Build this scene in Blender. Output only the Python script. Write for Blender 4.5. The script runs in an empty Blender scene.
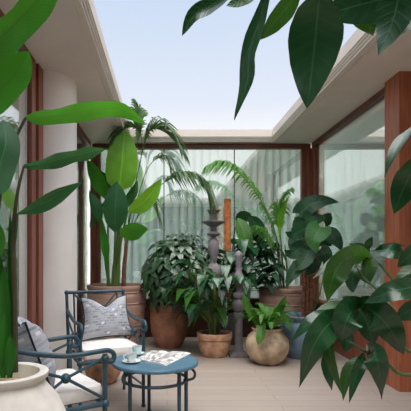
import bpy, bmesh, math, random
from mathutils import Vector, Matrix, noise
SC = bpy.context.scene
COL = SC.collection
PI = math.pi
F, CX, CY, CH = 460.0, 167.0, 254.0, 1.2
V = Vector
CAM = V((0, 0, CH))

def P(px, py, Y):
    """point at distance Y whose bearing from the entrance is that pixel"""
    return V(((px - CX) * Y / F, Y, CH - (py - CY) * Y / F))

def lin(r, g, b):
    f = lambda c: (c / 255 / 12.92) if c <= 10 else ((c / 255 + 0.055) / 1.055) ** 2.4
    return (f(r), f(g), f(b), 1)

# ------------------------------------------------------------------ materials
def new_mat(name):
    m = bpy.data.materials.new(name)
    m.use_nodes = True
    nt = m.node_tree
    return m, nt, nt.nodes, nt.links, nt.nodes['Principled BSDF']

def mix_rgb(N, L, fac, a, b):
    n = N.new('ShaderNodeMix'); n.data_type = 'RGBA'
    for sock, val in ((n.inputs[0], fac), (n.inputs[6], a), (n.inputs[7], b)):
        if hasattr(val, 'is_linked'): L.new(val, sock)
        else: sock.default_value = val
    return n.outputs[2]

def ramp(N, L, src, stops):
    n = N.new('ShaderNodeValToRGB')
    e = n.color_ramp.elements
    while len(e) < len(stops): e.new(0.5)
    for i, (p, c) in enumerate(stops):
        e[i].position = p; e[i].color = c
    L.new(src, n.inputs[0])
    return n.outputs[0]

def plain(name, col, rough=0.6, var=0.12, scale=8, bump=0.0, metal=0, stretch=(1, 1, 1), spec=0.5):
    m, nt, N, L, B = new_mat(name)
    tc = N.new('ShaderNodeTexCoord'); mp = N.new('ShaderNodeMapping')
    mp.inputs['Scale'].default_value = stretch
    L.new(tc.outputs['Object'], mp.inputs[0])
    nz = N.new('ShaderNodeTexNoise'); nz.inputs['Scale'].default_value = scale; nz.inputs['Detail'].default_value = 6
    L.new(mp.outputs[0], nz.inputs[0])
    lo = tuple(c * (1 - var * 2) for c in col[:3]) + (1,)
    hi = tuple(min(1, c * (1 + var * 2)) for c in col[:3]) + (1,)
    L.new(ramp(N, L, nz.outputs[0], [(0.3, lo), (0.7, hi)]), B.inputs['Base Color'])
    B.inputs['Roughness'].default_value = rough
    B.inputs['Metallic'].default_value = metal
    B.inputs['Specular IOR Level'].default_value = spec
    if bump:
        bp = N.new('ShaderNodeBump'); bp.inputs['Strength'].default_value = bump; bp.inputs['Distance'].default_value = 0.01
        L.new(nz.outputs[0], bp.inputs['Height']); L.new(bp.outputs[0], B.inputs['Normal'])
    return m

def leafmat(name, col, edge=None, rough=0.32, trans=0.35, tcol=None, veins=14, rib=None, spec=0.5, bump=0.25):
    m, nt, N, L, B = new_mat(name)
    tc = N.new('ShaderNodeTexCoord'); sp = N.new('ShaderNodeSeparateXYZ')
    L.new(tc.outputs['UV'], sp.inputs[0])
    def mth(op, a, b=None):
        n = N.new('ShaderNodeMath'); n.operation = op
        for i, x in enumerate((a, b)):
            if x is None: continue
            if hasattr(x, 'is_linked'): L.new(x, n.inputs[i])
            else: n.inputs[i].default_value = x
        return n.outputs[0]
    d = mth('ABSOLUTE', mth('SUBTRACT', sp.outputs[0], 0.5))
    ph = mth('ADD', mth('MULTIPLY', sp.outputs[1], veins * 2 * PI), mth('MULTIPLY', d, -veins * 1.6))
    vein = mth('POWER', mth('ABSOLUTE', mth('SINE', mth('MULTIPLY', ph, 0.5))), 10.0)
    nz = N.new('ShaderNodeTexNoise'); nz.inputs['Scale'].default_value = 7
    L.new(tc.outputs['Object'], nz.inputs[0])
    dk = tuple(c * 0.72 for c in col[:3]) + (1,)
    lt = tuple(min(1, c * 1.3) for c in col[:3]) + (1,)
    base = ramp(N, L, nz.outputs[0], [(0.3, dk), (0.7, lt)])
    vcol = tuple(min(1, c * 1.5 + 0.006) for c in col[:3]) + (1,)
    base = mix_rgb(N, L, mth('MULTIPLY', vein, 0.35), base, vcol)
    ribf = mth('LESS_THAN', d, 0.022)
    base = mix_rgb(N, L, mth('MULTIPLY', ribf, 0.75), base, rib or tuple(min(1, c * 2.2 + 0.02) for c in col[:3]) + (1,))
    L.new(base, B.inputs['Base Color'])
    B.inputs['Roughness'].default_value = rough
    B.inputs['Specular IOR Level'].default_value = spec
    bp = N.new('ShaderNodeBump'); bp.inputs['Strength'].default_value = bump; bp.inputs['Distance'].default_value = 0.004
    L.new(vein, bp.inputs['Height']); L.new(bp.outputs[0], B.inputs['Normal'])
    tr = N.new('ShaderNodeBsdfTranslucent')
    tr.inputs[0].default_value = tcol or tuple(min(1, c * k) for c, k in zip(col[:3], (2.2, 2.0, 1.2))) + (1,)
    mx = N.new('ShaderNodeMixShader'); mx.inputs[0].default_value = trans
    L.new(B.outputs[0], mx.inputs[1]); L.new(tr.outputs[0], mx.inputs[2])
    L.new(mx.outputs[0], N['Material Output'].inputs[0])
    return m

M = {}
M['plaster'] = plain('plaster', lin(222, 210, 198), 0.85, 0.02, 3)
M['column'] = plain('column_plaster', lin(244, 236, 228), 0.8, 0.02, 3)
M['wood'] = plain('reddish_wood', lin(140, 80, 60), 0.42, 0.16, 5, 0.05, stretch=(6, 6, 0.5))
M['pier'] = plain('reddish_wood_lit', lin(172, 98, 66), 0.42, 0.16, 5, 0.05, stretch=(6, 6, 0.5))  # the reddish wood lightened: sunlight on the pier put into its colour
M['woodx'] = plain('reddish_wood_rail', lin(112, 66, 52), 0.45, 0.14, 5, 0.05, stretch=(0.5, 0.5, 6))
M['panel'] = plain('panel_wood', lin(84, 48, 38), 0.5, 0.15, 4, 0.05, stretch=(0.6, 0.6, 6))
M['terracotta'] = plain('terracotta', lin(160, 112, 88), 0.85, 0.2, 7, 0.4)
M['terracotta2'] = plain('pale_terracotta', lin(188, 146, 116), 0.85, 0.2, 14, 0.6)
M['oldclay'] = plain('weathered_clay', lin(178, 156, 130), 0.9, 0.25, 9, 0.5)
M['urn'] = plain('brown_clay', lin(172, 138, 122), 0.75, 0.12, 6, 0.15)
M['blue'] = plain('blue_glaze', lin(112, 134, 154), 0.35, 0.2, 6, 0.2)
M['whitepot'] = plain('white_stone', lin(222, 214, 204), 0.8, 0.06, 12, 0.3)
M['darkpot'] = plain('dark_clay', lin(84, 82, 82), 0.7, 0.1, 6, 0.1)
M['soil'] = plain('soil', lin(92, 74, 52), 0.95, 0.3, 40, 0.8)
M['gravel'] = plain('bark_gravel', lin(178, 156, 118), 0.95, 0.35, 50, 0.9)
M['metal'] = plain('blue_painted_metal', lin(46, 72, 84), 0.42, 0.12, 14, 0.1)
M['tabletop'] = plain('blue_table_paint', lin(78, 112, 132), 0.35, 0.08, 12, 0.05)
M['cushion'] = plain('white_canvas', lin(236, 230, 224), 0.9, 0.015, 30, 0.1)
M['piping'] = plain('navy_cord', lin(20, 24, 38), 0.7, 0.1, 20)
M['china'] = plain('white_china', lin(226, 232, 230), 0.18, 0.01, 5)
M['aqua'] = plain('pale_aqua_glaze', lin(214, 232, 229), 0.15, 0.03, 8)
M['coffee'] = plain('coffee', lin(50, 30, 20), 0.2, 0.05, 5)
M['paper'] = plain('paper', lin(236, 234, 230), 0.6, 0.01, 5)
M['stone'] = plain('grey_stone', lin(128, 120, 124), 0.75, 0.12, 16, 0.3)
M['coir'] = plain('orange_coir', lin(224, 136, 82), 0.9, 0.15, 20, 0.7)
M['bark'] = plain('brown_bark', lin(128, 84, 62), 0.9, 0.25, 18, 0.7, stretch=(1, 1, 3))
M['stem'] = plain('green_stem', lin(92, 118, 54), 0.5, 0.15, 8, stretch=(1, 1, .3))
M['darkstem'] = plain('olive_stem', lin(66, 66, 40), 0.5, 0.15, 8, stretch=(1, 1, .3))
M['sheath'] = plain('bright_green_stalk', lin(36, 98, 20), 0.4, 0.2, 9, stretch=(3, 3, .2))
M['twig'] = plain('pale_green_twig', lin(84, 102, 62), 0.6, 0.12, 9)

# leaves
M['banana'] = leafmat('paddle_leaf_green', lin(48, 124, 32), rough=0.36, trans=0.36, veins=34, tcol=lin(96, 176, 36), rib=lin(60, 74, 34))
M['bananadk'] = leafmat('paddle_leaf_dark', lin(40, 92, 50), rough=0.4, trans=0.3, veins=30, tcol=lin(70, 140, 60))
M['lime'] = leafmat('paddle_leaf_lime', lin(104, 168, 40), rough=0.38, trans=0.38, veins=26, tcol=lin(170, 220, 60))
M['palm'] = leafmat('palm_leaf', lin(70, 98, 56), rough=0.42, trans=0.3, veins=2)
M['areca'] = leafmat('areca_leaf', lin(88, 138, 62), rough=0.42, trans=0.35, veins=2)
M['shrub'] = leafmat('umbrella_leaf', lin(46, 74, 44), rough=0.25, trans=0.14, veins=6, spec=0.7)
M['philo'] = leafmat('philodendron_leaf', lin(40, 80, 46), rough=0.24, trans=0.14, veins=8, spec=0.7)
M['monstera'] = leafmat('monstera_leaf', lin(40, 82, 50), rough=0.26, trans=0.14, veins=8, spec=0.6)
M['heart'] = leafmat('heart_leaf', lin(32, 68, 38), rough=0.5, trans=0.18, veins=8, spec=0.3)
M['heartlt'] = leafmat('heart_leaf_light', lin(64, 112, 58), rough=0.5, trans=0.3, veins=8, spec=0.3)
M['fern'] = leafmat('fern_leaf', lin(64, 112, 34), rough=0.5, trans=0.3, veins=12)
M['tree'] = leafmat('glossy_tree_leaf', lin(28, 62, 35), rough=0.24, trans=0.10, veins=9, tcol=lin(40, 100, 20), spec=0.6, bump=0.08)
M['treelt'] = leafmat('young_tree_leaf', lin(40, 72, 32), rough=0.32, trans=0.2, veins=9, tcol=lin(80, 140, 24))

def glass_mat():
    m, nt, N, L, B = new_mat('coated_glass')
    N.remove(B)
    g = N.new('ShaderNodeBsdfGlossy'); g.inputs['Roughness'].default_value = 0.0; g.inputs[0].default_value = (1, 1, 1, 1)
    t = N.new('ShaderNodeBsdfTransparent'); t.inputs[0].default_value = (0.90, 0.95, 0.935, 1)
    lw = N.new('ShaderNodeLayerWeight'); lw.inputs[0].default_value = 0.35
    mr = N.new('ShaderNodeMapRange'); mr.inputs[3].default_value = 0.42; mr.inputs[4].default_value = 0.72
    L.new(lw.outputs['Fresnel'], mr.inputs[0])
    mx = N.new('ShaderNodeMixShader')
    L.new(mr.outputs[0], mx.inputs[0]); L.new(t.outputs[0], mx.inputs[1]); L.new(g.outputs[0], mx.inputs[2])
    L.new(mx.outputs[0], N['Material Output'].inputs[0])
    return m
M['glass'] = glass_mat()

def curtain_mat():
    m, nt, N, L, B = new_mat('sheer_curtain')
    B.inputs['Base Color'].default_value = lin(212, 219, 216); B.inputs['Roughness'].default_value = 0.9
    tr = N.new('ShaderNodeBsdfTranslucent'); tr.inputs[0].default_value = lin(206, 214, 211)
    mx = N.new('ShaderNodeMixShader'); mx.inputs[0].default_value = 0.45
    L.new(B.outputs[0], mx.inputs[1]); L.new(tr.outputs[0], mx.inputs[2])
    L.new(mx.outputs[0], N['Material Output'].inputs[0])
    return m
M['curtain'] = curtain_mat()

def floor_mat():
    m, nt, N, L, B = new_mat('pale_decking')
    tc = N.new('ShaderNodeTexCoord'); br = N.new('ShaderNodeTexBrick')
    br.inputs['Scale'].default_value = 1.0
    br.inputs['Brick Width'].default_value = 1.8; br.inputs['Row Height'].default_value = 0.145
    br.inputs['Mortar Size'].default_value = 0.0035; br.inputs['Mortar Smooth'].default_value = 0.3
    br.inputs['Color1'].default_value = lin(176, 161, 149); br.inputs['Color2'].default_value = lin(168, 153, 142)
    br.inputs['Mortar'].default_value = lin(150, 130, 118)
    L.new(tc.outputs['Object'], br.inputs[0])
    mp = N.new('ShaderNodeMapping'); mp.inputs['Scale'].default_value = (1.2, 30, 1)
    L.new(tc.outputs['Object'], mp.inputs[0])
    nz = N.new('ShaderNodeTexNoise'); nz.inputs['Scale'].default_value = 3; nz.inputs['Detail'].default_value = 5
    L.new(mp.outputs[0], nz.inputs[0])
    n2 = N.new('ShaderNodeMix'); n2.data_type = 'RGBA'; n2.blend_type = 'MULTIPLY'; n2.inputs[0].default_value = 1
    L.new(br.outputs[0], n2.inputs[6])
    L.new(ramp(N, L, nz.outputs[0], [(0.3, (.86, .86, .86, 1)), (0.7, (1, 1, 1, 1))]), n2.inputs[7])
    L.new(n2.outputs[2], B.inputs['Base Color'])
    B.inputs['Roughness'].default_value = 0.6
    return m
M['floor'] = floor_mat()

def pillow_mat():
    m, nt, N, L, B = new_mat('woven_pattern')
    tc = N.new('ShaderNodeTexCoord'); mp = N.new('ShaderNodeMapping')
    mp.inputs['Scale'].default_value = (1, 1, 1)
    L.new(tc.outputs['UV'], mp.inputs[0])
    br = N.new('ShaderNodeTexBrick'); br.inputs['Scale'].default_value = 5.2
    br.inputs['Brick Width'].default_value = 0.62; br.inputs['Row Height'].default_value = 0.34
    br.inputs['Mortar Size'].default_value = 0.05; br.inputs['Bias'].default_value = 0.1
    br.inputs['Color1'].default_value = lin(206, 206, 210); br.inputs['Color2'].default_value = lin(142, 145, 156)
    br.inputs['Mortar'].default_value = lin(192, 192, 197)
    L.new(mp.outputs[0], br.inputs[0])
    vo = N.new('ShaderNodeTexVoronoi'); vo.distance = 'CHEBYCHEV'; vo.inputs['Scale'].default_value = 7; vo.inputs['Randomness'].default_value = 0.6
    L.new(mp.outputs[0], vo.inputs[0])
    lt = N.new('ShaderNodeMath'); lt.operation = 'LESS_THAN'; lt.inputs[1].default_value = 0.2
    L.new(vo.outputs['Distance'], lt.inputs[0])
    c = mix_rgb(N, L, lt.outputs[0], br.outputs[0], lin(232, 236, 244))
    wv = N.new('ShaderNodeTexWave'); wv.inputs['Scale'].default_value = 14; wv.bands_direction = 'Y'
    L.new(mp.outputs[0], wv.inputs[0])
    n2 = N.new('ShaderNodeMix'); n2.data_type = 'RGBA'; n2.blend_type = 'MULTIPLY'; n2.inputs[0].default_value = 0.25
    L.new(c, n2.inputs[6]); L.new(wv.outputs[0], n2.inputs[7])
    L.new(n2.outputs[2], B.inputs['Base Color'])
    B.inputs['Roughness'].default_value = 0.9
    return m
M['pillow'] = pillow_mat()

def print_mat():
    m, nt, N, L, B = new_mat('printed_page')
    tc = N.new('ShaderNodeTexCoord'); vo = N.new('ShaderNodeTexVoronoi'); vo.distance = 'CHEBYCHEV'
    vo.inputs['Scale'].default_value = 3.2
    L.new(tc.outputs['UV'], vo.inputs[0])
    sp = N.new('ShaderNodeSeparateColor'); L.new(vo.outputs['Color'], sp.inputs[0])
    nz = N.new('ShaderNodeTexNoise'); nz.inputs['Scale'].default_value = 9
    L.new(tc.outputs['UV'], nz.inputs[0])
    a = ramp(N, L, sp.outputs[0], [(0.35, lin(232, 230, 226)), (0.4, lin(185, 178, 174)), (0.75, lin(138, 132, 132)), (0.8, lin(205, 198, 192))])
    n2 = N.new('ShaderNodeMix'); n2.data_type = 'RGBA'; n2.blend_type = 'MULTIPLY'; n2.inputs[0].default_value = 0.5
    L.new(a, n2.inputs[6]); L.new(ramp(N, L, nz.outputs[0], [(0.35, (.6, .6, .6, 1)), (0.6, (1, 1, 1, 1))]), n2.inputs[7])
    L.new(n2.outputs[2], B.inputs['Base Color']); B.inputs['Roughness'].default_value = 0.45
    return m
M['print'] = print_mat()

# ------------------------------------------------------------------ mesh building
def world_mat(o):
    m = Matrix.Identity(4)
    while o is not None:
        m = o.matrix_basis @ m
        o = o.parent
    return m

def smooth_path(pts, n):
    pts = [V(p) for p in pts]
    if len(pts) == 2:
        return [pts[0].lerp(pts[1], i / n) for i in range(n + 1)]
    ext = [pts[0] * 2 - pts[1]] + pts + [pts[-1] * 2 - pts[-2]]
    out = []
    k = len(pts) - 1
    for i in range(n + 1):
        s = min(i / n * k, k - 1e-6); j = int(s); t = s - j
        a, b, c, d = ext[j:j + 4]
        out.append(0.5 * ((2 * b) + (c - a) * t + (2 * a - 5 * b + 4 * c - d) * t * t + (3 * b - a - 3 * c + d) * t ** 3))
    return out

PROF = {
    'oval': [(0, .06), (.08, .42), (.2, .76), (.38, .98), (.52, 1), (.7, .84), (.85, .5), (.94, .22), (1, 0)],
    'lance': [(0, .08), (.12, .4), (.3, .85), (.45, 1), (.62, .85), (.8, .5), (.92, .18), (1, 0)],
    'drip': [(0, .08), (.1, .45), (.28, .9), (.45, 1), (.65, .8), (.8, .42), (.9, .14), (1, 0)],
    'paddle': [(0, .12), (.04, .5), (.12, .8), (.3, .98), (.5, 1), (.72, .88), (.88, .58), (.96, .28), (1, 0)],
    'heart': [(0, .55), (.06, .82), (.18, 1), (.35, .97), (.55, .78), (.75, .5), (.9, .2), (1, 0)],
    'strap': [(0, .25), (.15, .6), (.4, .95), (.65, 1), (.85, .7), (.95, .35), (1, 0)],
    'needle': [(0, .4), (.15, 1), (.5, .9), (.8, .5), (1, 0)],
}
def prof(name, t):
    tb = PROF[name]
    for (a, x), (b, y) in zip(tb, tb[1:]):
        if t <= b:
            k = (t - a) / (b - a); 
            return x + (y - x) * k
    return 0

class MB:
    def __init__(self):
        self.v = []; self.f = []; self.uv = {}
    def add(self, vs, fs, uvs=None):
        o = len(self.v); self.v += [tuple(p) for p in vs]
        for i, f in enumerate(fs):
            self.f.append(tuple(o + k for k in f))
            if uvs: self.uv[len(self.f) - 1] = [uvs[k] for k in f]
    def box(self, lo, hi, rot=None, org=None):
        x0, y0, z0 = lo; x1, y1, z1 = hi
        vs = [V(p) for p in ((x0, y0, z0), (x1, y0, z0), (x1, y1, z0), (x0, y1, z0), (x0, y0, z1), (x1, y0, z1), (x1, y1, z1), (x0, y1, z1))]
        if rot is not None: vs = [rot @ p for p in vs]
        if org is not None: vs = [p + V(org) for p in vs]
        self.add(vs, [(0, 3, 2, 1), (4, 5, 6, 7), (0, 1, 5, 4), (1, 2, 6, 5), (2, 3, 7, 6), (3, 0, 4, 7)])
        return self
    def tube(self, pts, r, n=8, k=None, cap=True):
        pts = [V(p) for p in pts]
        if k: 
            ctrl = len(pts); pts = smooth_path(pts, k)
        m = len(pts)
        if not isinstance(r, (list, tuple)): r = [r, r]
        rad = []
        for i in range(m):
            s = i / (m - 1) * (len(r) - 1); j = min(int(s), len(r) - 2); rad.append(r[j] + (r[j + 1] - r[j]) * (s - j))
        t0 = (pts[1] - pts[0]).normalized()
        a = t0.orthogonal().normalized()
        vs = []
        for i in range(m):
            t = (pts[min(i + 1, m - 1)] - pts[max(i - 1, 0)])
            t = t.normalized() if t.length > 1e-9 else t0
            a = (a - t * a.dot(t)).normalized(); b = t.cross(a)
            for q in range(n):
                an = 2 * PI * q / n
                vs.append(pts[i] + (a * math.cos(an) + b * math.sin(an)) * rad[i])
        fs = []
        for i in range(m - 1):
            for q in range(n):
                q2 = (q + 1) % n
                fs.append((i * n + q, i * n + q2, (i + 1) * n + q2, (i + 1) * n + q))
        if cap:
            fs.append(tuple(range(n))[::-1]); fs.append(tuple((m - 1) * n + q for q in range(n)))
        self.add(vs, fs); return self
    def lathe(self, profile, n=32, org=(0, 0, 0)):
        o = V(org); vs = []; m = len(profile)
        for r, z in profile:
            for q in range(n):
                a = 2 * PI * q / n
                vs.append(o + V((r * math.cos(a), r * math.sin(a), z)))
        fs = []
        for i in range(m - 1):
            for q in range(n):
                q2 = (q + 1) % n
                fs.append((i * n + q, i * n + q2, (i + 1) * n + q2, (i + 1) * n + q))
        if profile[0][0] > 1e-4: fs.append(tuple(range(n))[::-1])
        if profile[-1][0] > 1e-4: fs.append(tuple((m - 1) * n + q for q in range(n)))
        self.add(vs, fs); return self
    def ball(self, c, r, n=10, sq=(1, 1, 1)):
        m = n // 2 + 1
        pr = []
        for i in range(m + 1):
            a = -PI / 2 + PI * i / m
            pr.append((max(1e-5, math.cos(a)) * r * sq[0], math.sin(a) * r * sq[2]))
        return self.lathe(pr, n, c)
    def leaf(self, mid, W, N, profile='oval', fold=0.12, n=12, nv=4, wave=0.0, lobe=0.0, wl=1, wr=1, twist=0, seed=0, curl=0):
        pts = smooth_path(mid, n)
        N = V(N)
        vs = []; uv = []
        L = sum((pts[i + 1] - pts[i]).length for i in range(n))
        ph = seed * 1.7
        for i, c in enumerate(pts):
            t = i / n
            T = (pts[min(i + 1, n)] - pts[max(i - 1, 0)]).normalized()
            Nn = N - T * N.dot(T)
            Nn = Nn.normalized() if Nn.length > 1e-5 else T.orthogonal().normalized()
            if twist: Nn = Matrix.Rotation(twist * t, 3, T) @ Nn
            S = T.cross(Nn).normalized()
            w = W * prof(profile, t)
            for j in range(-nv // 2, nv // 2 + 1):
                u = j / (nv / 2)
                ww = w * (wl if u < 0 else wr)
                p = c + S * (u * ww) + Nn * (abs(u) ** 1.3 * ww * fold - curl * u * u * ww)
                if wave: p += Nn * (wave * W * abs(u) * math.sin(t * 17 + ph + u * 1.3))
                if lobe and t < 0.3: p -= T * (lobe * W * u * u * (1 - t / 0.3))
                vs.append(p); uv.append((u * 0.5 + 0.5, t))
        k = nv + 1
        fs = [(i * k + j, i * k + j + 1, (i + 1) * k + j + 1, (i + 1) * k + j) for i in range(n) for j in range(nv)]
        self.add(vs, fs, uv); return self
    def build(self, name, mat, parent=None, world=False, smooth=True):
        me = bpy.data.meshes.new(name)
        vs = self.v
        if world and parent is not None:
            inv = world_mat(parent).inverted(); vs = [inv @ V(p) for p in vs]
        me.from_pydata([tuple(p) for p in vs], [], self.f)
        if self.uv:
            ul = me.uv_layers.new(name='UVMap')
            for pi, cs in self.uv.items():
                po = me.polygons[pi]
                for li, c in zip(po.loop_indices, cs): ul.data[li].uv = c
        me.materials.append(M[mat])
        if smooth:
            me.polygons.foreach_set('use_smooth', [True] * len(me.polygons))
            if not self.uv:
                try: me.set_sharp_from_angle(angle=math.radians(42))
                except Exception: pass
        me.update()
        o = bpy.data.objects.new(name, me); COL.objects.link(o)
        if parent is not None: o.parent = parent
        return o

def tag(o, label, cat, group=None):
    o['label'] = label; o['category'] = cat
    if group: o['group'] = group
    return o
def thing(name, label, cat, loc=(0, 0, 0), rz=0, group=None):
    o = bpy.data.objects.new(name, None); COL.objects.link(o)
    o.location = loc; o.rotation_euler = (0, 0, rz); o.empty_display_size = 0.1
    # matrix_basis must be current for later builds
    o.matrix_basis = Matrix.Translation(V(loc)) @ Matrix.Rotation(rz, 4, 'Z')
    return tag(o, label, cat, group)
def struct(o):
    o['kind'] = 'structure'; return o

# ------------------------------------------------------------------ the court
ZC = 2.79            # soffit height
YB, XL, XR = 6.65, -1.08, 2.07
YF = -1.9
OX0, OX1, OY0, OY1 = -0.545, 1.514, -1.0, 6.5
XO0, XO1, YO1 = -3.2, 5.2, 9.6     # outer walls of the rooms round the court

struct(MB().box((XO0, YF - .3, -0.12), (XO1 + .3, YO1 + .2, 0)).build('floor', 'floor', smooth=False))

def ceiling():
    mb = MB()
    steps = [(0, 0), (0, .02), (-.012, .022), (-.012, .04), (-.024, .042), (-.024, .058), (-.034, .06), (-.034, .16)]
    def ring(d, z): return [V((OX0 - d, OY0 - d, ZC + z)), V((OX1 + d, OY0 - d, ZC + z)), V((OX1 + d, OY1 + d, ZC + z)), V((OX0 - d, OY1 + d, ZC + z))]
    outer = [V((XO0 - .1, YF - .3, ZC)), V((XO1 + .3, YF - .3, ZC)), V((XO1 + .3, YO1 + .2, ZC)), V((XO0 - .1, YO1 + .2, ZC))]
    rings = [outer] + [ring(*s) for s in steps] + [[p + V((0, 0, .16)) for p in outer]]
    vs = [p for r in rings for p in r]; m = len(rings)
    fs = []
    for i in range(m):
        for q in range(4):
            q2 = (q + 1) % 4; i2 = (i + 1) % m
            fs.append((i * 4 + q, i2 * 4 + q, i2 * 4 + q2, i * 4 + q2))
    mb.add(vs, fs)
    return struct(mb.build('ceiling', 'plaster', smooth=False))
ceiling()
# a fine groove bead running round the soffit near the opening
bd = MB()
for d in (0.05,):
    bd.box((OX0 - d - .012, OY0 - d, ZC - .008), (OX0 - d, OY1 + d, ZC - .0005))
    bd.box((OX1 + d, OY0 - d, ZC - .008), (OX1 + d + .012, OY1 + d, ZC - .0005))
struct(bd.build('trim_1', 'plaster', smooth=False))

# outer walls (rooms behind the curtains) and the front wall behind the viewer
struct(MB().box((XO0 - .1, YO1, 0), (XO1 + .3, YO1 + .15, ZC)).build('wall_back', 'plaster', smooth=False))
struct(MB().box((XO0 - .1, YF - .3, 0), (XO0, YO1, ZC)).box((XO0, YB + .06, 0), (XL - .12, YB + .12, ZC)).build('wall_left', 'plaster', smooth=False))  # second box: unseen divider added to keep far corner light off left curtain
struct(MB().box((XO1, 4.0, 0), (XO1 + .2, YO1, ZC)).box((2.5, YF - .3, 0), (2.65, 4.0, ZC)).box((2.5, 4.0, 0), (XO1, 4.2, ZC)).build('wall_right', 'plaster', smooth=False))
struct(MB().box((XO0, YF - .3, 0), (2.5, YF - .15, ZC)).build('wall_front', 'darkpot', smooth=False))

# rounded column on the left
def column():
    pts = []
    x1, y0, y1, r = -0.855, 3.98, 4.58, 0.24
    pts.append((-1.25, y0))
    for i in range(13):
        a = -PI / 2 + PI / 2 * i / 12
        pts.append((x1 - r + r * math.cos(a), y0 + r + r * math.sin(a)))
    for i in range(13):
        a = PI / 2 * i / 12
        pts.append((x1 - r + r * math.cos(a), y1 - r + r * math.sin(a)))
    pts.append((-1.25, y1))
    n = len(pts)
    vs = [V((x, y, 0)) for x, y in pts] + [V((x, y, ZC)) for x, y in pts]
    mb = MB(); mb.add(vs, [(i, (i + 1) % n, n + (i + 1) % n, n + i) for i in range(n)] + [tuple(range(n))[::-1], tuple(range(n, 2 * n))])
    return struct(mb.build('column', 'column'))
column()

def win(num, parts):
    root = bpy.data.objects.new('window_%d' % num, None); COL.objects.link(root); struct(root)
    for nm, mat, boxes in parts:
        for b in boxes:
            MB().box(*b).build(nm, mat, root, smooth=False)
    return root
SILL = 0.56
mull = [(164 - CX) * YB / F, (234.5 - CX) * YB / F]
# back window: three butted panes between two timber posts
xl, xr = XL + .12, XR - .05
win(1, [('head_rail', 'woodx', [((XL, YB - .03, ZC - .07), (XR, YB + .06, ZC))]),
        ('post', 'wood', [((XL - .02, YB - .06, 0), (XL + .06, YB + .06, ZC - .07)), ((XL + .06, YB - .02, SILL), (XL + .12, YB + .06, ZC - .07)),
                          ((XR - .13, YB - .02, SILL), (XR - .07, YB + .06, ZC - .07)), ((XR - .07, YB - .06, 0), (XR + .02, YB + .06, ZC - .07))]),
        ('sill', 'panel', [((XL + .06, YB - .06, SILL - .04), (XR - .07, YB + .06, SILL))]),
        ('base_panel', 'panel', [((XL + .06, YB - .02, 0), (XR - .07, YB + .06, SILL - .04))]),
        ('joint', 'darkpot', [((m - .006, YB + .005, SILL), (m + .006, YB + .03, ZC - .07)) for m in mull]),
        ('pane', 'glass', [((a, YB + .012, SILL), (b, YB + .022, ZC - .07)) for a, b in ((XL + .12, mull[0] - .006), (mull[0] + .006, mull[1] - .006), (mull[1] + .006, XR - .13))])])
# right window
win(2, [('head_rail', 'woodx', [((XR, 4.27, ZC - .06), (XR + .08, YB - .06, ZC))]),
        ('sill', 'wood', [((XR - .03, 4.27, SILL - .05), (XR + .08, YB - .06, SILL))]),
        ('base_panel', 'wood', [((XR, 4.27, 0), (XR + .08, YB - .06, SILL - .05))]),
        ('mullion', 'wood', [((XR, YB - .14, SILL), (XR + .08, YB - .06, ZC - .06))]),
        ('pane', 'glass', [((XR + .035, 4.27, SILL), (XR + .045, YB - .14, ZC - .06))])])
# the timber pier on the right
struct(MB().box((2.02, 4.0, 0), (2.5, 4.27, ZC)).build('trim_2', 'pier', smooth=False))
# left windows: in front of the column and past it
win(3, [('head_rail', 'woodx', [((XL - .09, YF - .15, ZC - .07), (XL, 3.66, ZC))]),
        ('jamb', 'wood', [((XL - .035, 3.68, 0), (XL + .0, 3.78, ZC)), ((XL - .035, 3.78, 0), (XL - .015, 3.84, ZC)), ((XL - .035, 3.84, 0), (XL + .01, 3.98, ZC))]),
        ('sill', 'wood', [((XL - .09, YF - .15, 0), (XL, 3.66, .12))]),
        ('mullion', 'wood', [((XL - .08, 0.9, .12), (XL, 1.0, ZC - .07))]),
        ('pane', 'glass', [((XL - .03, YF - .15, .12), (XL - .02, .9, ZC - .07)), ((XL - .03, 1.0, .12), (XL - .02, 3.68, ZC - .07))])])
win(4, [('head_rail', 'woodx', [((XL - .09, 4.58, ZC - .07), (XL, YB - .06, ZC))]),
        ('sill', 'wood', [((XL - .09, 4.58, 0), (XL, YB - .06, .12))]),
        ('pane', 'glass', [((XL - .05, 4.58, .12), (XL - .04, YB - .06, ZC - .07))])])

def curtain(label, a, b, name='curtain', pitch=0.115, amp=0.03, seed=1):
    a, b = V(a), V(b); d = (b - a); Ln = d.length; d.normalize(); nrm = V((-d.y, d.x, 0))
    rng = random.Random(seed)
    n = int(Ln / pitch * 10); rows = 6
    vs = []; off = [rng.uniform(-.5, .5) for _ in range(int(Ln / pitch) + 4)]
    z0, z1 = 0.02, ZC - .03
    for r in range(rows + 1):
        z = z0 + (z1 - z0) * r / rows
        for i in range(n + 1):
            s = Ln * i / n
            q = s / pitch; k = int(q); o = off[k] + (off[k + 1] - off[k]) * (q - k)
            w = math.sin(2 * PI * q + o * 1.6) 
            w = math.copysign(abs(w) ** 0.7, w) * amp * (0.8 + 0.4 * o)
            p = a + d * s + nrm * (w * (1.0 if r < rows else .8))
            vs.append((p.x, p.y, z))
    k = n + 1
    mb = MB(); mb.add(vs, [(r * k + i, r * k + i + 1, (r + 1) * k + i + 1, (r + 1) * k + i) for r in range(rows) for i in range(n)])
    return tag(mb.build(name, 'curtain'), label, 'curtain')
curtain('long sheer pale curtain hanging in pleats behind the back window', (XL - .08, YB + .2, 0), (XR + .1, YB + .2, 0), seed=2)
curtain('sheer pale curtain behind the window running back from the timber pier', (XR + .22, YB + .1, 0), (XR + .22, 4.32, 0), seed=3)
curtain('sheer pale curtain behind the window next to the white potted giant-leaved plant', (XL - .25, YF, 0), (XL - .25, 3.9, 0), seed=4)
curtain('narrow strip of sheer curtain seen just past the rounded pale column', (XL - .25, 4.7, 0), (XL - .25, YB + .05, 0), seed=5)

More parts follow.
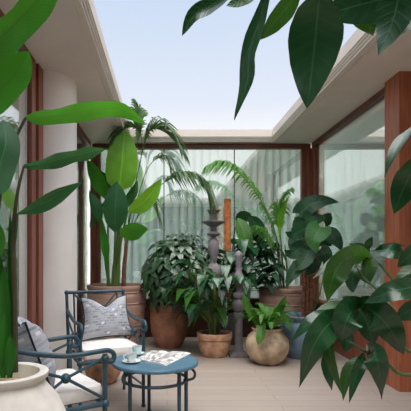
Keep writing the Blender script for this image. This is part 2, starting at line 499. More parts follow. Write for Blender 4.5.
# ------------------------------------------------------------------ pots
def pot(parent, profile, mat, zsoil, rsoil, soilmat='soil', n=40, name='pot', loc=(0, 0, 0)):
    p = MB().lathe(profile, n, loc).build(name, mat, parent)
    mb = MB()
    rng = random.Random(int(rsoil * 1000))
    ringn = 20; vs = [V(loc) + V((0, 0, zsoil + .012))]; fs = []
    for j in range(1, 4):
        for q in range(ringn):
            a = 2 * PI * q / ringn; r = rsoil * j / 3
            vs.append(V(loc) + V((r * math.cos(a), r * math.sin(a), zsoil + (.012 * (1 - j / 3)) + rng.uniform(-.006, .006))))
    for q in range(ringn): fs.append((0, 1 + q, 1 + (q + 1) % ringn))
    for j in range(2):
        for q in range(ringn):
            q2 = (q + 1) % ringn
            fs.append((1 + j * ringn + q, 1 + (j + 1) * ringn + q, 1 + (j + 1) * ringn + q2, 1 + j * ringn + q2))
    mb.add(vs, fs); mb.build('soil', soilmat, p)
    return p

def vary(rng, v, a): return V(v) + V((rng.uniform(-a, a), rng.uniform(-a, a), rng.uniform(-a, a)))

def facing(mid, roll, tilt=0):
    c = mid[len(mid) // 2]; n = (CAM - c).normalized(); t = (mid[-1] - mid[0]).normalized()
    return Matrix.Rotation(math.radians(roll), 3, t) @ n

def hero(parent, name, mat, pts, W, roll=25, prof_='oval', fold=.12, wl=1, wr=1, twist=0, wave=0.03, n=16, curl=0, label=None, seed=0, lobe=0):
    mid = [P(*p) for p in pts]
    Yc = pts[len(pts) // 2][2]
    o = MB().leaf(mid, W * Yc / F / math.cos(math.radians(min(abs(roll), 60))), facing(mid, roll), prof_, fold, n, 6, wave, lobe, wl, wr, math.radians(twist), seed, curl).build(name, mat, parent, world=True)
    if label: o['label'] = label
    return o
def hstem(parent, mat, pts, r, name='stem', k=20, n=8):
    return MB().tube([P(*p) for p in pts], r, n, k).build(name, mat, parent, world=True)

# ------------------------------------------------------------------ giant-leaved plant in the white pot, close by
W0 = (-0.634, 1.8, 0)
bp = thing('potted_bird_of_paradise', 'tall paddle-leaved plant in a big white stone pot beside the armchair', 'potted plant', W0)
pot(bp, [(.16, 0), (.19, .01), (.235, .14), (.262, .32), (.262, .44), (.245, .54), (.205, .63), (.155, .69), (.15, .705), (.165, .72), (.166, .738), (.156, .742), (.132, .738), (.126, .70), (.126, .62)], 'whitepot', .685, .128, 'gravel')
Yp = 1.8
hero(bp, 'leaf', 'banana', [(-36, 68, 1.62), (-2, 40, 1.62), (20, 19, 1.66), (44, -6, 1.69), (62, -28, 1.7)], 15.5, 35, 'paddle', fold=.3, wave=.05, seed=1)
hero(bp, 'leaf', 'banana', [(-34, 126, 1.75), (-8, 98, 1.75), (14, 76, 1.74), (29, 51, 1.72)], 17.5, -25, 'paddle', fold=.12, wave=.05, seed=2)
hero(bp, 'leaf', 'banana', [(25.5, 117.5, 1.8), (52, 116.5, 1.86), (78, 112.5, 1.9), (101, 109, 1.91), (123, 110, 1.9), (147, 124, 1.88)], 8.8, 35, 'paddle', fold=.1, wave=.1, seed=3)
hero(bp, 'leaf', 'bananadk', [(24, 166, 1.8), (48, 162, 1.88), (72, 156, 1.94), (90, 152, 1.98), (106, 149, 2.0)], 6.6, 40, 'paddle', fold=.2, wave=.16, seed=4)
hero(bp, 'leaf', 'bananadk', [(17, 214, 1.78), (40, 205, 1.84), (62, 193, 1.9), (84, 181, 1.95)], 8, 30, 'lance', fold=.2, seed=5)
hero(bp, 'leaf', 'bananadk', [(-6, 196, 1.6), (0, 165, 1.62), (6, 142, 1.64), (3, 120, 1.66)], 15, 20, 'paddle', fold=.1, seed=6)
hero(bp, 'leaf', 'banana', [(-16, 262, 1.7), (-7, 245, 1.7), (-1, 222, 1.7)], 11, 25, 'oval', fold=.15, seed=7)
hstem(bp, 'darkstem', [(2, 372, 1.82), (-6, 300, 1.78), (-4, 225, 1.76), (4, 175, 1.77), (14, 142, 1.79), (25.5, 118, 1.8)], [.012, .010, .008, .006])
hstem(bp, 'darkstem', [(15, 372, 1.80), (14.5, 310, 1.8), (13, 255, 1.79), (14, 222, 1.79), (18, 190, 1.79), (24, 166, 1.8)], [.013, .012, .008, .005])
hstem(bp, 'darkstem', [(14, 248, 1.785), (16, 230, 1.78), (17, 214, 1.78)], [.006, .005], k=8)
hstem(bp, 'stem', [(-4, 374, 1.78), (-14, 280, 1.72), (-24, 190, 1.66), (-30, 118, 1.75)], [.014, .011, .007])
hstem(bp, 'stem', [(-8, 374, 1.78), (-22, 280, 1.7), (-36, 150, 1.62), (-34, 66, 1.62)], [.014, .011, .007])
hstem(bp, 'stem', [(-2, 374, 1.76), (-8, 300, 1.68), (-8, 235, 1.62), (-6, 196, 1.6)], [.012, .009, .006])
for (x0, x1, yt, w, dY) in ((-2, -1, 250, 5.5, 0), (4, 3, 268, 5.5, -.03), (9, 10, 212, 3.5, .0), (2, 5, 312, 6, -.06), (8, 10, 335, 5, -.07), (-5, -9, 275, 6, -.03), (11, 12, 290, 4, .02)):
    hero(bp, 'stalk', 'sheath', [(x0, 378, Yp + dY), ((x0 + x1) / 2 + .8, (378 + yt) / 2, Yp + dY), (x1, yt, Yp + dY)], w, 15, 'strap', fold=.5, wave=0)

# ------------------------------------------------------------------ armchairs
def rounded_slab(mb, x0, x1, y0, y1, z0, z1, r=.03, crown=.012):
    """soft box cushion, built from stacked rounded-rectangle rings"""
    def rr(ins, z, k=6):
        out = []
        rad = max(r * 1.4 - ins * .4, .005)
        for cx, cy, a0 in ((x1 - ins - rad, y1 - ins - rad, 0), (x0 + ins + rad, y1 - ins - rad, PI / 2), (x0 + ins + rad, y0 + ins + rad, PI), (x1 - ins - rad, y0 + ins + rad, 1.5 * PI)):
            for i in range(k): 
                a = a0 + PI / 2 * i / (k - 1); out.append(V((cx + rad * math.cos(a), cy + rad * math.sin(a), z)))
        return out
    h = z1 - z0
    lv = [(r, z0), (r * .3, z0 + r * .3), (0, z0 + h * .4), (0, z1 - h * .35), (r * .25, z1 - r * .25), (r * .9, z1), (r * 3, z1 + crown * .6), (r * 5, z1 + crown)]
    rings = [rr(*l) for l in lv]; n = len(rings[0])
    vs = [p for q in rings for p in q]
    fs = [(i * n + q, i * n + (q + 1) % n, (i + 1) * n + (q + 1) % n, (i + 1) * n + q) for i in range(len(rings) - 1) for q in range(n)]
    fs += [tuple(range(n))[::-1], tuple((len(rings) - 1) * n + q for q in range(n))]
    mb.add(vs, fs)

def armchair(label, loc, rz):
    c = thing('armchair', label, 'chair', loc, rz, 'blue metal armchairs')
    X, YFr, YR = .25, -.28, .17
    ZS, ZT = .385, .872
    topy = .25
    def pb(z): # rear post y at height
        return YR + (topy - YR) * max(0, (z - ZS)) / (ZT - ZS)
    for s in (-1, 1):
        MB().tube([(s * X, YFr, .0), (s * X, YFr, .655)], [.013, .015], 10).ball((s * X, YFr, .385), .026).ball((s * X, YFr, .63), .023).ball((s * X, YFr, .012), .019).build('front_leg', 'metal', c)
        MB().tube([(s * X, YR + .05, 0), (s * X, YR, ZS), (s * X, topy, ZT)], .0135, 10, 12).ball((s * X, topy, ZT), .02).ball((s * X, YR, ZS), .023).build('rear_leg', 'metal', c)
        MB().tube([(s * X, pb(.73), .735), (s * X, .08, .695), (s * X, -.08, .668), (s * X, -.22, .672), (s * X, -.30, .672), (s * X, -.335, .645), (s * X, -.325, .61), (s * X, -.285, .612)], .0135, 10, 34).build('arm', 'metal', c)
        m = V((s * X, -.055, .555))
        MB().tube([(s * X, YFr, .635), m, (s * X, pb(.41) , .41)], .0085, 8).tube([(s * X, YFr, .41), m, (s * X, pb(.66), .66)], .0085, 8).ball(m, .027, 12).build('side_brace', 'metal', c)
        MB().tube([(s * X, YFr, .17), (s * X, YR + .03, .17)], .008, 8).build('stretcher', 'metal', c)
    fr = MB()
    for z in (.385,):
        fr.tube([(-X, YFr, z), (X, YFr, z)], .015, 8).tube([(-X, YR, z), (X, YR, z)], .013, 8)
        for s in (-1, 1): fr.tube([(s * X, YFr, z), (s * X, YR, z)], .015, 8)
    for i in range(1, 5):
        x = -X + 2 * X * i / 5; fr.tube([(x, YFr, .385), (x, YR, .385)], .006, 6)
    fr.build('seat_frame', 'metal', c)
    MB().tube([(-X, topy, ZT), (X, topy, ZT)], .014, 10).build('top_rail', 'metal', c)
    bk = MB()
    zc = .66; ctr = V((0, pb(zc), zc))
    for s in (-1, 1):
        bk.tube([(s * .19, pb(.42), .42), (s * .19, topy - .004, ZT)], .008, 8)
        bk.tube([(s * .185, pb(.855), .855), ctr, (s * -.185, pb(.46), .46)], .0075, 8)
    bk.ball(ctr, .025, 12); bk.tube([(-X, pb(.45), .45), (X, pb(.45), .45)], .009, 8)
    bk.build('back_lattice', 'metal', c)
    cu = MB(); rounded_slab(cu, -.228, .228, -.285, .15, .402, .485, .022)
    o = cu.build('seat_cushion', 'cushion', c); o['label'] = 'white box seat cushion'
    return c
A1 = armchair('blue metal armchair facing the table, standing before the rounded column', (-.525, 3.775, 0), math.radians(23))
A2 = armchair('blue metal armchair seen from behind, beside the big white pot', (-.71, 2.56, 0), math.radians(124))

def pillow(label, chair, loc, rx, rz, w=.42, h=.38, th=.075, chop=.055):
    root = thing('pillow', label, 'cushion', (0, 0, 0), 0, 'patterned throw pillows')
    root.matrix_basis = chair.matrix_basis @ Matrix.Translation(V(loc)) @ Matrix.Rotation(rz, 4, 'Z') @ Matrix.Rotation(rx, 4, 'X')
    n = 18; vs = []; uv = []
    def pos(u, v):
        # concave edges, pulled corners
        x = u * w / 2 * (1 - .13 * (1 - v * v)); z = v * h / 2 * (1 - .11 * (1 - u * u))
        x *= 1 - .07 * v
        if v > 0: z -= chop * v * math.exp(-(u / .42) ** 2)
        return x, z
    for side in (1, -1):
        for i in range(n + 1):
            for j in range(n + 1):
                u = -1 + 2 * i / n; v = -1 + 2 * j / n
                x, z = pos(u, v)
                t = th * (max(0, 1 - abs(u) ** 3.2) * max(0, 1 - abs(v) ** 3.2)) ** .55
                if side > 0: t *= 1 - .25 * math.exp(-(u / .3) ** 2) * max(0, v)
                vs.append((x, -side * t, z + h / 2)); uv.append((u * .5 + .5, v * .5 + .5))
    k = n + 1; fs = []
    for s in range(2):
        o = s * k * k
        for i in range(n):
            for j in range(n):
                q = (o + i * k + j, o + (i + 1) * k + j, o + (i + 1) * k + j + 1, o + i * k + j + 1)
                fs.append(q if s == 0 else q[::-1])
    mb = MB(); mb.add(vs, fs, uv); mb.build('cover', 'pillow', root)
    edge = []
    ts = [-1 + 2 * i / 14 for i in range(14)]
    for t in ts: edge.append(pos(t, -1))
    for t in ts: edge.append(pos(1, t))
    for t in ts: edge.append(pos(-t, 1))
    for t in ts: edge.append(pos(-1, -t))
    edge.append(edge[0])
    MB().tube([V((x, 0, z + h / 2)) for x, z in edge], .0055, 6).build('piping', 'piping', root)
    return root
pillow('grey and white patterned pillow on the armchair before the column', A1, (.055, .02, .50), math.radians(-18), math.radians(6), .44, .36, .085, .075)
pillow('patterned pillow with dark piping seen edge-on beside the white pot', A2, (-.03, .0, .50), math.radians(-20), math.radians(-4), .42, .38, .10, .03)

# ------------------------------------------------------------------ round table and what lies on it
TY = 3.25; TX = (155 - CX) * TY / F; TZ = .45; TR = .304
tb = thing('side_table', 'low round blue metal table between the two armchairs', 'table', (TX, TY, 0))
MB().lathe([(.0001, .42), (TR - .03, .42), (TR - .004, .425), (TR, .432), (TR, .441), (TR - .006, .449), (TR - .02, .4495), (.0001, .45)], 56).build('tabletop', 'tabletop', tb)
for a in (103, 200, 223, 318, 345):
    if a == 200: continue
    ca, sa = math.cos(math.radians(a)), math.sin(math.radians(a)); r = .225
    MB().tube([(r * ca, r * sa, 0), (r * ca, r * sa, .42)], [.0125, .014], 10).ball((r * ca, r * sa, .012), .022).ball((r * ca, r * sa, .325), .02).build('leg', 'metal', tb)
    if a in (223, 345, 103):
        p = lambda rr, z: (rr * ca, rr * sa, z)
        MB().tube([p(.225, .41), p(.265, .405), p(.287, .375), p(.275, .34), p(.225, .325)], .0095, 8, 16).build('scroll_bracket', 'metal', tb)
rg = MB(); rg.tube([(.224 * math.cos(2 * PI * i / 40), .224 * math.sin(2 * PI * i / 40), .32) for i in range(41)], .011, 8)
rg.build('ring_stretcher', 'metal', tb)

def onT(px, py, z=0):
    Y = (CH - TZ - z) * F / (py - CY); return V(((px - CX) * Y / F, Y, TZ + z))
def saucer_cup(px, py, lab_s, lab_c, mat, sc=1.0):
    p = onT(px, py)
    s = thing('saucer', lab_s, 'saucer', p, 0, 'saucers on the table')
    MB().lathe([(.0001, 0), (.028 * sc, 0), (.034 * sc, .003), (.062 * sc, .012), (.064 * sc, .014), (.060 * sc, .015), (.034 * sc, .007), (.0001, .006)], 32).build('dish', mat, s)
    cq = thing('cup', lab_c, 'cup', p + V((0, 0, .0075)), math.radians(200), 'cups on the table')
    MB().lathe([(.0001, 0), (.022, 0), (.024, .004), (.034, .022), (.037, .050), (.0375, .056), (.0355, .056), (.032, .024), (.0001, .010)], 28).build('bowl', mat, cq)
    MB().tube([(.033, 0, .046), (.052, 0, .046), (.056, 0, .034), (.048, 0, .02), (.031, 0, .016)], .0038, 8, 16).build('handle', mat, cq)
    MB().lathe([(.0001, .0455), (.034, .045)], 24).build('coffee', 'coffee', cq)
saucer_cup(131.5, 362.5, 'white saucer under the cup at the table edge nearest the armchairs', 'white cup standing on its saucer at the near edge of the table', 'china')
saucer_cup(137, 354.5, 'pale aqua saucer under the further cup, behind the white one', 'pale aqua cup further back on the table beside the magazine', 'aqua', .9)

def magazine():
    A, B_, C, D = onT(136, 360), onT(147, 351.5), onT(191, 353.5), onT(166, 366)
    ctr = (A + B_ + C + D) / 4; ctr.z = TZ
    root = thing('magazine', 'open magazine with grey pictures lying on the round blue table', 'magazine', ctr, 0)
    n = 12
    def halfpage(u0, u1, nm, top):
        vs = []; uv = []
        for i in range(n + 1):
            u = u0 + (u1 - u0) * i / n
            d = abs(u - .5) * 2
            z = .002 + .013 * (math.sin(PI * min(1, d * 1.02)) ** .6 if 0 < d < .98 else 0) * (1 - .3 * d)
            for j in range(2):
                p = A.lerp(D, u).lerp(B_.lerp(C, u), j); 
                vs.append(V((p.x, p.y, TZ + z))); uv.append((u * 3.4, j * 2))
        k = len(vs)
        vs2 = vs + [V((p.x, p.y, TZ + .0008)) for p in vs]
        mb = MB(); fs = [(2 * i, 2 * i + 2, 2 * i + 3, 2 * i + 1) for i in range(n)]
        mb.add(vs2, fs, uv + uv)
        o = mb.build(nm, 'print', root, world=True)
        m2 = MB(); f2 = [(2 * i, k + 2 * i, k + 2 * i + 2, 2 * i + 2) for i in range(n)] + [(2 * i + 1, 2 * i + 3, k + 2 * i + 3, k + 2 * i + 1) for i in range(n)]
        f2 += [(0, 1, k + 1, k), (2 * n, k + 2 * n, k + 2 * n + 1, 2 * n + 1)]
        f2 += [(k + 2 * i, k + 2 * i + 1, k + 2 * i + 3, k + 2 * i + 2) for i in range(n)]
        m2.add(vs2, f2); m2.build('page_block', 'paper', o, world=True)
    halfpage(0, .5, 'page', True); halfpage(.5, 1, 'page', True)
magazine()

# ------------------------------------------------------------------ planting at the back
def ribbed(R, H):
    pr = [(R * .62, 0), (R * .66, .01)]
    nr = 5
    for i in range(nr):
        z0 = .02 + (H - .1) * i / nr; z1 = .02 + (H - .1) * (i + 1) / nr
        f = lambda z: R * (.68 + .30 * math.sin(PI * .5 * min(1, (z / H) / .8)))
        for q in (0.06, .3, .6, .88): pr.append((f(z0 + (z1 - z0) * q) + .008 * math.sin(PI * q), z0 + (z1 - z0) * q))
        pr += [(f(z1) - .006, z0 + (z1 - z0) * .95), (f(z1) + .012, z1 - .001)]
    pr += [(R * .97, H - .07), (R, H - .05), (R * 1.02, H - .02), (R, H), (R * .92, H), (R * .88, H - .04), (R * .88, H - .12)]
    return pr

# left ribbed urn with paddle-leaved plant
UX, UY = -.655, 6.02
bq = thing('potted_bird_of_paradise', 'lime paddle-leaved plant in a ribbed brown urn behind the armchair', 'potted plant', (UX, UY, 0))
pot(bq, ribbed(.385, .8), 'urn', .75, .335)
Y = 6.0
hero(bq, 'leaf', 'lime', [(119, 190, 5.95), (121, 172, 5.93), (123, 152, 5.92), (125, 130, 5.95)], 16, 15, 'paddle', fold=.06, seed=1)
hero(bq, 'leaf', 'banana', [(109, 202, 6.0), (102, 186, 5.98), (94, 170, 5.97), (86, 158, 5.97)], 7.5, -35, 'lance', fold=.35, seed=2)
hero(bq, 'leaf', 'bananadk', [(115, 232, 5.8), (115, 215, 5.75), (116, 198, 5.74), (117, 181, 5.76)], 12.5, 12, 'oval', fold=.08, seed=3)
hero(bq, 'leaf', 'lime', [(128, 212, 5.85), (140, 205, 5.8), (151, 194, 5.78), (162, 178, 5.8)], 8.5, 20, 'oval', fold=.3, seed=4)
hero(bq, 'leaf', 'banana', [(121, 236, 5.75), (129, 233, 5.68), (138, 230, 5.64), (148, 229, 5.62)], 9, 18, 'oval', fold=.1, seed=5)
hero(bq, 'leaf', 'bananadk', [(101, 224, 5.9), (97, 212, 5.88), (93, 200, 5.88), (89, 190, 5.9)], 6, 30, 'lance', fold=.3, seed=6)
hero(bq, 'leaf', 'banana', [(108, 268, 5.9), (105, 250, 5.85), (103, 235, 5.84), (101, 214, 5.86)], 4.5, 20, 'lance', fold=.4, seed=7)
hero(bq, 'leaf', 'bananadk', [(122, 212, 6.1), (128, 200, 6.12), (134, 190, 6.15), (138, 180, 6.2)], 5, 30, 'lance', fold=.3, seed=8)
hero(bq, 'leaf', 'bananadk', [(118, 198, 6.12), (110, 188, 6.15), (102, 178, 6.2), (95, 168, 6.22)], 6.5, 20, 'oval', fold=.3, seed=9)
for pts in ([(114, 290, 6.0), (114.5, 262, 5.97), (115, 236, 5.85), (115, 228, 5.8)], [(116, 290, 6.02), (117.5, 250, 6.0), (118.5, 210, 5.97), (119, 188, 5.95)],
            [(108.5, 290, 6.0), (108, 265, 5.95), (108, 230, 5.98), (109, 200, 6.0)], [(115, 290, 6.02), (118, 262, 5.98), (123, 232, 5.9), (128, 211, 5.85)],
            [(112, 290, 5.98), (114, 265, 5.9), (117, 247, 5.8), (121, 236, 5.75)], [(110, 290, 6.0), (106, 265, 5.95), (103, 240, 5.92), (101, 222, 5.9)],
            [(118, 288, 6.05), (119, 255, 6.08), (120, 230, 6.1), (122, 211, 6.1)], [(115, 288, 6.05), (117, 250, 6.08), (118, 220, 6.1), (118, 197, 6.12)], [(108, 290, 5.98), (108, 275, 5.92), (108, 266, 5.9)]):
    hstem(bq, 'stem', pts, [.022, .018, .012, .008])

# palms -----------------------------------------------------------
def frond(parent, pts, mat, length, count, droop=.35, name='frond', W=.012, start=.22, seed=0, spread=.75, rw=.006, side=None, up=V((0, 0, 1))):
    rng = random.Random(seed)
    path = smooth_path(pts, 40)
    mb = MB(); mb.tube(path, [rw, rw * .8, rw * .35], 6)
    for i in range(count):
        t = start + (1 - start) * (i + .5) / count
        k = t * 40; j = min(int(k), 39); c = path[j].lerp(path[j + 1], k - j)
        T = (path[min(j + 1, 40)] - path[max(j - 1, 0)]).normalized()
        S = side if side is not None else T.cross(up)
        S = (S - T * S.dot(T)); S = S.normalized() if S.length > .05 else T.orthogonal().normalized()
        for sg in (-1, 1):
            s = length * (math.sin(PI * (0.18 + .74 * (t - start) / (1 - start))) ** .7) * rng.uniform(.88, 1.08)
            ang = spread * (1.15 - .55 * t)
            d = (T * math.cos(ang) + S * sg * math.sin(ang)).normalized()
            d = vary(rng, d, .06).normalized()
            e1 = c + d * s * .5 + V((0, 0, .06 * s)); e2 = c + d * s * .95 - V((0, 0, droop * s))
            nrm = (S * sg).cross(T); nrm = nrm if nrm.z > 0 else -nrm
            mb.leaf([c, e1, e2], W * rng.uniform(.85, 1.15), vary(rng, nrm, .3), 'needle', .3, 5, 2)
    return mb.build(name, mat, parent, world=True)

kp = thing('kentia_palm', 'slim palm with arching feathery fronds rising from the ribbed urn behind the armchair', 'palm', (-.56, 6.1, .765))
MB().tube([P(124, 292, 6.1), P(124, 270, 6.1), P(126, 250, 6.1), P(127, 238, 6.1)], [.034, .028, .024, .018], 10, 14).build('trunk', 'bark', kp, world=True)
frond(kp, [P(126, 245, 6.1), P(133, 200, 6.1), P(141, 158, 6.1), P(150, 131, 6.08), P(166, 133, 6.02), P(183, 152, 5.95)], 'palm', .42, 48, .35, start=.48, seed=1, W=.016)
frond(kp, [P(126, 243, 6.1), P(134, 190, 6.0), P(142, 152, 5.95), P(139, 131, 5.9), P(127, 128, 5.85), P(114, 139, 5.8)], 'palm', .34, 34, .35, start=.55, seed=7, W=.015)
frond(kp, [P(126, 243, 6.1), P(136, 220, 6.05), P(153, 192, 5.95), P(176, 177, 5.85), P(198, 180, 5.78), P(213, 204, 5.72)], 'palm', .38, 30, .7, start=.5, seed=2, W=.016)
frond(kp, [P(127, 243, 6.1), P(131, 190, 6.2), P(137, 150, 6.25), P(139, 120, 6.28), P(136, 104, 6.3)], 'palm', .28, 24, .3, start=.55, seed=3, W=.015)
frond(kp, [P(126, 243, 6.1), P(116, 215, 6.2), P(104, 205, 6.3), P(92, 222, 6.35)], 'palm', .22, 16, .5, start=.45, seed=4)
frond(kp, [P(127, 243, 6.1), P(138, 215, 6.25), P(150, 202, 6.35), P(160, 220, 6.38)], 'palm', .25, 16, .6, start=.4, seed=5)
frond(kp, [P(127, 246, 6.1), P(140, 190, 5.95), P(150, 165, 5.9), P(162, 158, 5.85), P(172, 170, 5.8)], 'palm', .26, 16, .6, start=.55, seed=6)

def blocks(p):
    if p.y < .1: return False
    px = CX + p.x * F / p.y; py = CY - (p.z - CH) * F / p.y
    return (abs(px - 213) < 7 and 200 < py < 272 and p.y < 5.9) or (abs(px - 213) < 13 and 200 < py < 228 and p.y < 5.9) or (abs(px - 238) < 5 and (248 < py < 272 or 290 < py < 360) and p.y < 5.45)
# umbrella shrub in tall terracotta pot ------------------------------------
def whorl(mb, c, axis, L, W, k, rng, droop=.35, profile='lance'):
    axis = axis.normalized(); a = axis.orthogonal().normalized(); b = axis.cross(a)
    ph = rng.uniform(0, 6.28)
    for i in range(k):
        an = ph + 2 * PI * i / k + rng.uniform(-.2, .2)
        d = a * math.cos(an) + b * math.sin(an)
        l = L * rng.uniform(.75, 1.15)
        mb.leaf([c + d * .02, c + d * l * .5 + axis * l * .08, c + d * l - V((0, 0, droop * l))], W * l / L * rng.uniform(.85, 1.15), vary(rng, axis, .25), profile, .12, 6, 2)

tx = .03; ty = 5.97
um = thing('potted_umbrella_plant', 'bushy dark green shrub in a tall smooth terracotta pot', 'potted plant', (tx, ty, 0))
pot(um, [(.15, 0), (.157, .012), (.195, .08), (.235, .2), (.25, .33), (.25, .47), (.245, .475), (.253, .485), (.254, .545), (.25, .56), (.232, .56), (.225, .53), (.225, .46)], 'terracotta', .515, .227)
rng = random.Random(11)
fol = MB(); brn = MB()
cen = V((.15, -.08, .97)); rad = V((.47, .34, .48))
hub = []
tries = 0
while len(hub) < 145 and tries < 4000:
    tries += 1
    d = V((rng.gauss(0, 1), rng.gauss(0, 1) - .35, rng.gauss(0, 1))).normalized()
    q = rng.uniform(.6, 1.0)
    p = cen + V((d.x * rad.x, d.y * rad.y, d.z * rad.z)) * q
    if p.z < .62 and (d.y > .2 or abs(d.x) < .3): continue
    if any((p - h).length < .08 for h in hub): continue
    if any(blocks(V((tx, ty, 0)) + p + V((k, -.05, -.03))) for k in (-.12, 0, .12)): continue
    hub.append(p)
    ax = (d * .9 + V((0, -.35, .75)))
    whorl(fol, p, ax, rng.uniform(.15, .21), .037, 7, rng, .16, 'oval')
for p in hub[::2]:
    brn.tube([V((0, 0, .5)), V((p.x * .35, p.y * .35, .7)), p], [.008, .006, .003], 6, 8)
fol.build('foliage', 'shrub', um); brn.build('branches', 'bark', um)

# philodendron in bowl pot ---------------------------------------------------
bx, by = .56, 5.42
ph = thing('potted_philodendron', 'glossy drooping-leaved plant in a low pale terracotta bowl', 'potted plant', (bx, by, 0))
pot(ph, [(.135, 0), (.14, .008), (.165, .05), (.188, .13), (.195, .19), (.193, .205), (.206, .21), (.209, .265), (.203, .28), (.188, .28), (.183, .26), (.183, .2)], 'terracotta2', .25, .185)
rng = random.Random(5)
for i in range(8):
    a = 2 * PI * i / 8
    x, y = .05 * math.cos(a), .05 * math.sin(a)
    MB().tube([(x, y, .24), (x * 1.3, y * 1.3, .42), (x * 2.2, y * 2.2, .6)], [.014, .012, .008], 8, 8).build('stem', 'darkstem' if i % 2 else 'stem', ph)
# leaves by place: tip hanging outward and down
def hang_leaf(parent, c, az, L, W, mat, rng, drop=.5, profile='oval', name='leaf', root=None, rise=.15, lobe=0, rs=.004):
    d = V((math.cos(az), math.sin(az), 0))
    b = c; m = c + d * L * .5 + V((0, 0, rise * L)); e = c + d * L * .9 - V((0, 0, drop * L))
    nrm = V((0, 0, 1)) + d * drop * .8
    o = V(parent.location)
    for q in (b, m, e, (b + m) / 2, (m + e) / 2):
        if any(blocks(o + q + V((k, 0, 0))) for k in (-W * .6, 0, W * .6)): return None
    MB().leaf([b, m, e], W, vary(rng, nrm, .15), profile, .15, 10, 4, .03, lobe=lobe, seed=rng.random() * 9).build(name, mat, parent)
    if root is not None:
        return [root, root.lerp(c, .55) + V((0, 0, .08)), c]
pet = MB()
k = 0
got = 0
for i in range(600):
    if got >= 80: break
    az = rng.uniform(PI * .95, PI * 2.05) if i % 4 else rng.uniform(0, PI)
    r = rng.uniform(.04, .36) if i % 6 else rng.uniform(.02, .1); z = rng.uniform(.42, 1.12)
    c = V((r * math.cos(az) * 1.15, r * math.sin(az), z))
    q = hang_leaf(ph, c, az + rng.uniform(-.4, .4), rng.uniform(.2, .3), rng.uniform(.055, .078), 'philo' if i % 9 else 'fern', rng, rng.uniform(.1, .75), 'drip', root=V((0, 0, .3)))
    if q: pet.tube(q, [.006, .004], 6, 8); got += 1
pet.build('petioles', 'stem', ph)

# monstera with coir pole, behind ------------------------------------------------
mx_, my_ = .815, 6.2
mo = thing('potted_monstera', 'broad-leaved climber with an orange coir pole, behind the grey stone baluster ornaments', 'potted plant', (mx_, my_, 0))
pot(mo, [(.15, 0), (.155, .01), (.19, .2), (.21, .38), (.22, .4), (.22, .43), (.2, .43), (.195, .38)], 'darkpot', .39, .195)
pole = []
for i in range(60):
    z = .38 + (1.935 - .38) * i / 59
    pole.append((.045 + (.006 if (i // 2) % 2 else 0) , z))
pole[-1] = (.050, 1.94); pole.append((.0001, 1.945))
MB().lathe(pole, 16).build('coir_pole', 'coir', mo)
rng = random.Random(21)
pet = MB()
got = 0
for i in range(400):
    if got >= 72: break
    az = rng.uniform(PI * 1.0, PI * 2.0) if i % 3 else rng.uniform(-.7, .5)
    r = rng.uniform(.1, .45); z = rng.uniform(.72, 1.42) - .25 * max(0, r - .3)
    c = V((r * math.cos(az) * 1.05 + .10, min(.2, r * math.sin(az)), z))
    L = rng.uniform(.22, .32)
    q = hang_leaf(mo, c, az + rng.uniform(-.5, .5), L, L * .36, 'monstera', rng, rng.uniform(.05, .7), 'heart', root=V((.03, 0, max(.5, z - .4))), lobe=.5)
    if q: pet.tube(q, [.006, .004], 6, 8); got += 1
pet.build('petioles', 'darkstem', mo)
hero(mo, 'leaf', 'fern', [(238, 218, 6.0), (242, 228, 5.94), (246, 240, 5.9), (249, 252, 5.9)], 7.5, -20, 'oval', fold=.2)
hero(mo, 'leaf', 'monstera', [(250, 216, 6.15), (256, 225, 6.1), (259, 235, 6.08), (260, 246, 6.08)], 8, 20, 'oval', fold=.2)
hero(mo, 'leaf', 'monstera', [(236, 222, 6.3), (241, 217, 6.3), (247, 217, 6.3), (252, 222, 6.28)], 6, 20, 'oval', fold=.2)
hstem(mo, 'darkstem', [(232, 262, 6.18), (234, 235, 6.1), (238, 218, 6.0)], .006)
hstem(mo, 'darkstem', [(233, 262, 6.18), (243, 230, 6.18), (250, 216, 6.15)], .006)

# stone baluster ornaments --------------------------------------------------------
bal1 = [(.10, 0), (.10, .05), (.085, .06), (.05, .09), (.05, .2), (.07, .24), (.085, .3), (.07, .37), (.045, .42), (.045, .78), (.06, .80), (.05, .83), (.075, .87), (.105, .92), (.115, .97), (.105, 1.02), (.075, 1.06), (.05, 1.08), (.038, 1.10), (.045, 1.14), (.07, 1.22), (.074, 1.30), (.066, 1.36), (.036, 1.40), (.034, 1.415), (.085, 1.44), (.094, 1.455), (.085, 1.47), (.045, 1.485), (.042, 1.535), (.06, 1.55), (.15, 1.595), (.165, 1.605), (.165, 1.615), (.06, 1.62), (.045, 1.63), (.045, 1.70), (.06, 1.71), (.09, 1.745), (.098, 1.755), (.09, 1.757), (.03, 1.757), (.012, 1.762), (.010, 1.80), (.0001, 1.803)]
o = MB().lathe([(r * .92, z) for r, z in bal1], 28, (0, 0, 0)).build('baluster_ornament', 'stone'); o.location = (.59, 5.83, 0)
tag(o, 'taller grey stone baluster ornament topped with two stacked dishes', 'ornament', 'grey stone balusters')
b2x, b2y = .842, 5.40
b2 = thing('baluster_ornament', 'shorter slim grey baluster ornament with a round ball, beside the terracotta bowl', 'ornament', (b2x, b2y, 0), 0, 'grey stone balusters')
MB().box((-.108, -.108, 0), (.108, .108, .035)).box((-.085, -.085, .035), (.085, .085, .055)).build('plinth', 'stone', b2, smooth=False)
MB().lathe([(.06, .055), (.055, .08), (.047, .12), (.046, .42), (.056, .44), (.06, .50), (.056, .515), (.04, .52), (.06, .54), (.077, .585), (.077, .62), (.062, .66), (.04, .675), (.066, .69), (.072, .72), (.06, .745), (.036, .755), (.034, .80), (.045, .84), (.058, .90), (.054, .95), (.036, .99), (.03, 1.03), (.036, 1.10), (.046, 1.17), (.05, 1.19), (.036, 1.215), (.012, 1.235), (.0001, 1.24)], 24).build('shaft', 'stone', b2)

